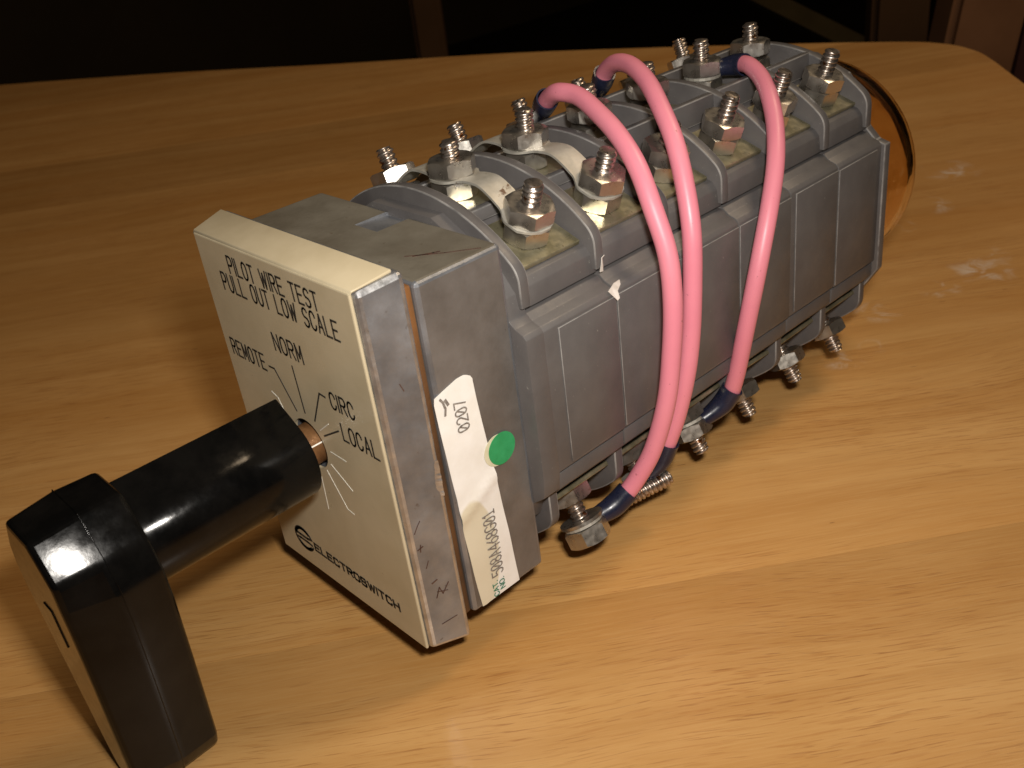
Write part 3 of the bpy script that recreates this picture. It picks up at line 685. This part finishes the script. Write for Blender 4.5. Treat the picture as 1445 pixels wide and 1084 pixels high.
# white chips of paint on the second joint
def chip(name, pts, fn):
    bm = bmesh.new(); lo = [bm.verts.new(fn(u, v_, 0.0)) for u, v_ in pts]; hi = [bm.verts.new(fn(u, v_, 0.25)) for u, v_ in pts]; bm.faces.new(hi)
    for i in range(len(pts)): bm.faces.new((lo[i], lo[(i + 1) % len(pts)], hi[(i + 1) % len(pts)], hi[i]))
    bmesh.ops.recalc_face_normals(bm, faces=bm.faces); return link(name, mesh_from(bm, 'chip'), sw)
chip('paint_chip', [(64.0, 26.0), (65.0, 25.9), (66.2, 27.2), (66.6, 28.6), (65.9, 29.6), (64.9, 29.2), (64.6, 27.6)], lambda u, v_, h: P(33.0 + (0.9 if u < 66.05 else -0.1) * 1.1 + h, u, v_))
chip('paint_chip', [(63.6, 20.6), (64.2, 19.8), (65.0, 20.2), (65.2, 21.8), (66.9, 22.6), (67.4, 23.4), (65.4, 23.3), (63.9, 22.8), (62.6, 22.4)], lambda u, v_, h: P(38.6 - max(0, v_ - 20.9) * 0.75 + h, u, v_))

# ------------------------------------------------------------------ amber glass cap at the rear
bm = bmesh.new()
ypr = [(30.0, yk(7) + 3.1), (32.0, yk(7) + 7), (34.0, yk(7) + 14), (35.4, yk(7) + 22), (35.4, yk(7) + 27), (34.0, yk(7) + 31), (30.0, yk(7) + 34.5), (21, yk(7) + 37.0), (10, yk(7) + 38.2), (0.3, yk(7) + 38.5)]
full = [p.xy for p in spline([(r, y, 0) for r, y in ypr], 4)]
inn = [Vector((max(0.25, p.x - 2.4 * (1 if p.x > 20 else p.x / 20)), p.y - 2.2 * max(0, (i / len(full)) - 0.25) / 0.75)) for i, p in enumerate(full)]
loop = full + inn[::-1]; n = 64; rows = []
for i in range(n):
    a = 2 * math.pi * i / n; rows.append([bm.verts.new(P(p.x * math.cos(a), p.y, 2.4 + p.x * math.sin(a))) for p in loop])
for i in range(n):
    a, b_ = rows[i], rows[(i + 1) % n]
    for j in range(len(loop)):
        j2 = (j + 1) % len(loop); bm.faces.new((a[j], a[j2], b_[j2], b_[j]))
bmesh.ops.recalc_face_normals(bm, faces=bm.faces)
link('amber_cap', mesh_from(bm, 'amber', 50), sw)

# ------------------------------------------------------------------ shaft and black handle
bm = bmesh.new(); cyl_y(bm, 5.1, -8, 14, 32)
shaft = link('shaft', bevelled(bm, ['shaft'], 0.2, 1), sw)
bm = bmesh.new(); ribbon(bm, [(-6.5, 41), (-0.2, 41)], 0.35, lambda u, v_, h: P((5.11 + h) * math.cos(math.radians(v_)), u, (5.11 + h) * math.sin(math.radians(v_))) if False else P((5.12 + h) * math.cos(math.radians(24 + v_ * 0)) - (v_ - 41) * 0.4, u, (5.12 + h) * math.sin(math.radians(24)) + (v_ - 41) * 0.9))
link('scratch_highlight', mesh_from(bm, 'scratch'), shaft)  # pale ribbon painted as the highlight along a scratch on the shaft
handle = bpy.data.objects.new('handle', None); col.objects.link(handle); handle.parent = sw
# barrel with a pointer ridge
r0 = 10.5; ap = Vector((-2.2, 13.8)); da = math.acos(r0 / ap.length); a0 = math.atan2(ap.y, ap.x)
bar = [tuple(ap)] + [(r0 * math.cos(a0 + da + (2 * math.pi - 2 * da) * i / 56), r0 * math.sin(a0 + da + (2 * math.pi - 2 * da) * i / 56)) for i in range(57)]
bm = bmesh.new(); prism_y(bm, bar[::-1], -5.2, -45.6)
link('barrel', bevelled(bm, ['black'], 0.5, 2, False, 30), handle)
# grip: octagonal head and tapering lever, two halves with draft meeting at a parting line
rh = [(6.4, 15.6), (13.0, 7.1), (15.5, 0.5), (15.4, -7), (12.8, -26), (8.7, -51.5), (7.0, -55.8), (3.6, -57.9)]
base = rh + [(-x, z) for x, z in rh][::-1]
def grow(prf, d):
    out = []; n_ = len(prf)
    for i in range(n_):
        p0, p1, p2 = Vector(prf[i - 1]), Vector(prf[i]), Vector(prf[(i + 1) % n_])
        e1 = (p1 - p0).normalized(); e2 = (p2 - p1).normalized(); n1 = Vector((-e1.y, e1.x)); n2 = Vector((-e2.y, e2.x))
        b2 = (n1 + n2); b2 = b2 / max(0.6, b2.length_squared / 2); out.append(tuple(p1 + b2 * d))
    return out
YM = -54.4
bm = bmesh.new()
mid, fr, rr_ = base, grow(base, -1.15), grow(base, -0.35)
fr = [(x * (0.80 if x > 0 and z < 5 else 1.0), z) for x, z in fr]
rings = [[bm.verts.new(P(x, y, z)) for x, z in pf] for pf, y in ((fr, -64.7), (mid, YM), (rr_, -45.2))]
nn = len(base); bm.faces.new(rings[0]); bm.faces.new(rings[2][::-1])
for a, b_ in zip(rings, rings[1:]):
    for i in range(nn): bm.faces.new((a[i], b_[i], b_[(i + 1) % nn], a[(i + 1) % nn]))
bmesh.ops.recalc_face_normals(bm, faces=bm.faces)
grip_me = bevelled(bm, ['black'], 1.2, 3, False, 15); grip_me.set_sharp_from_angle(angle=math.radians(9))
grip = link('grip', grip_me, handle)
bm = bmesh.new(); tube(bm, [(x, YM, z) for x, z in grow(base, -0.06)] + [(base[0][0], YM, base[0][1])], 0.13, 6)
link('parting_line', mesh_from(bm, 'black', 60), grip)
bm = bmesh.new(); box(bm, -2.2, 2.2, -64.95, -64.5, -14, -4)
link('recess_strip', bevelled(bm, ['black'], 0.15, 1), grip)

scene.render.engine = 'CYCLES'
scene.cycles.max_bounces = 8; scene.cycles.transmission_bounces = 8
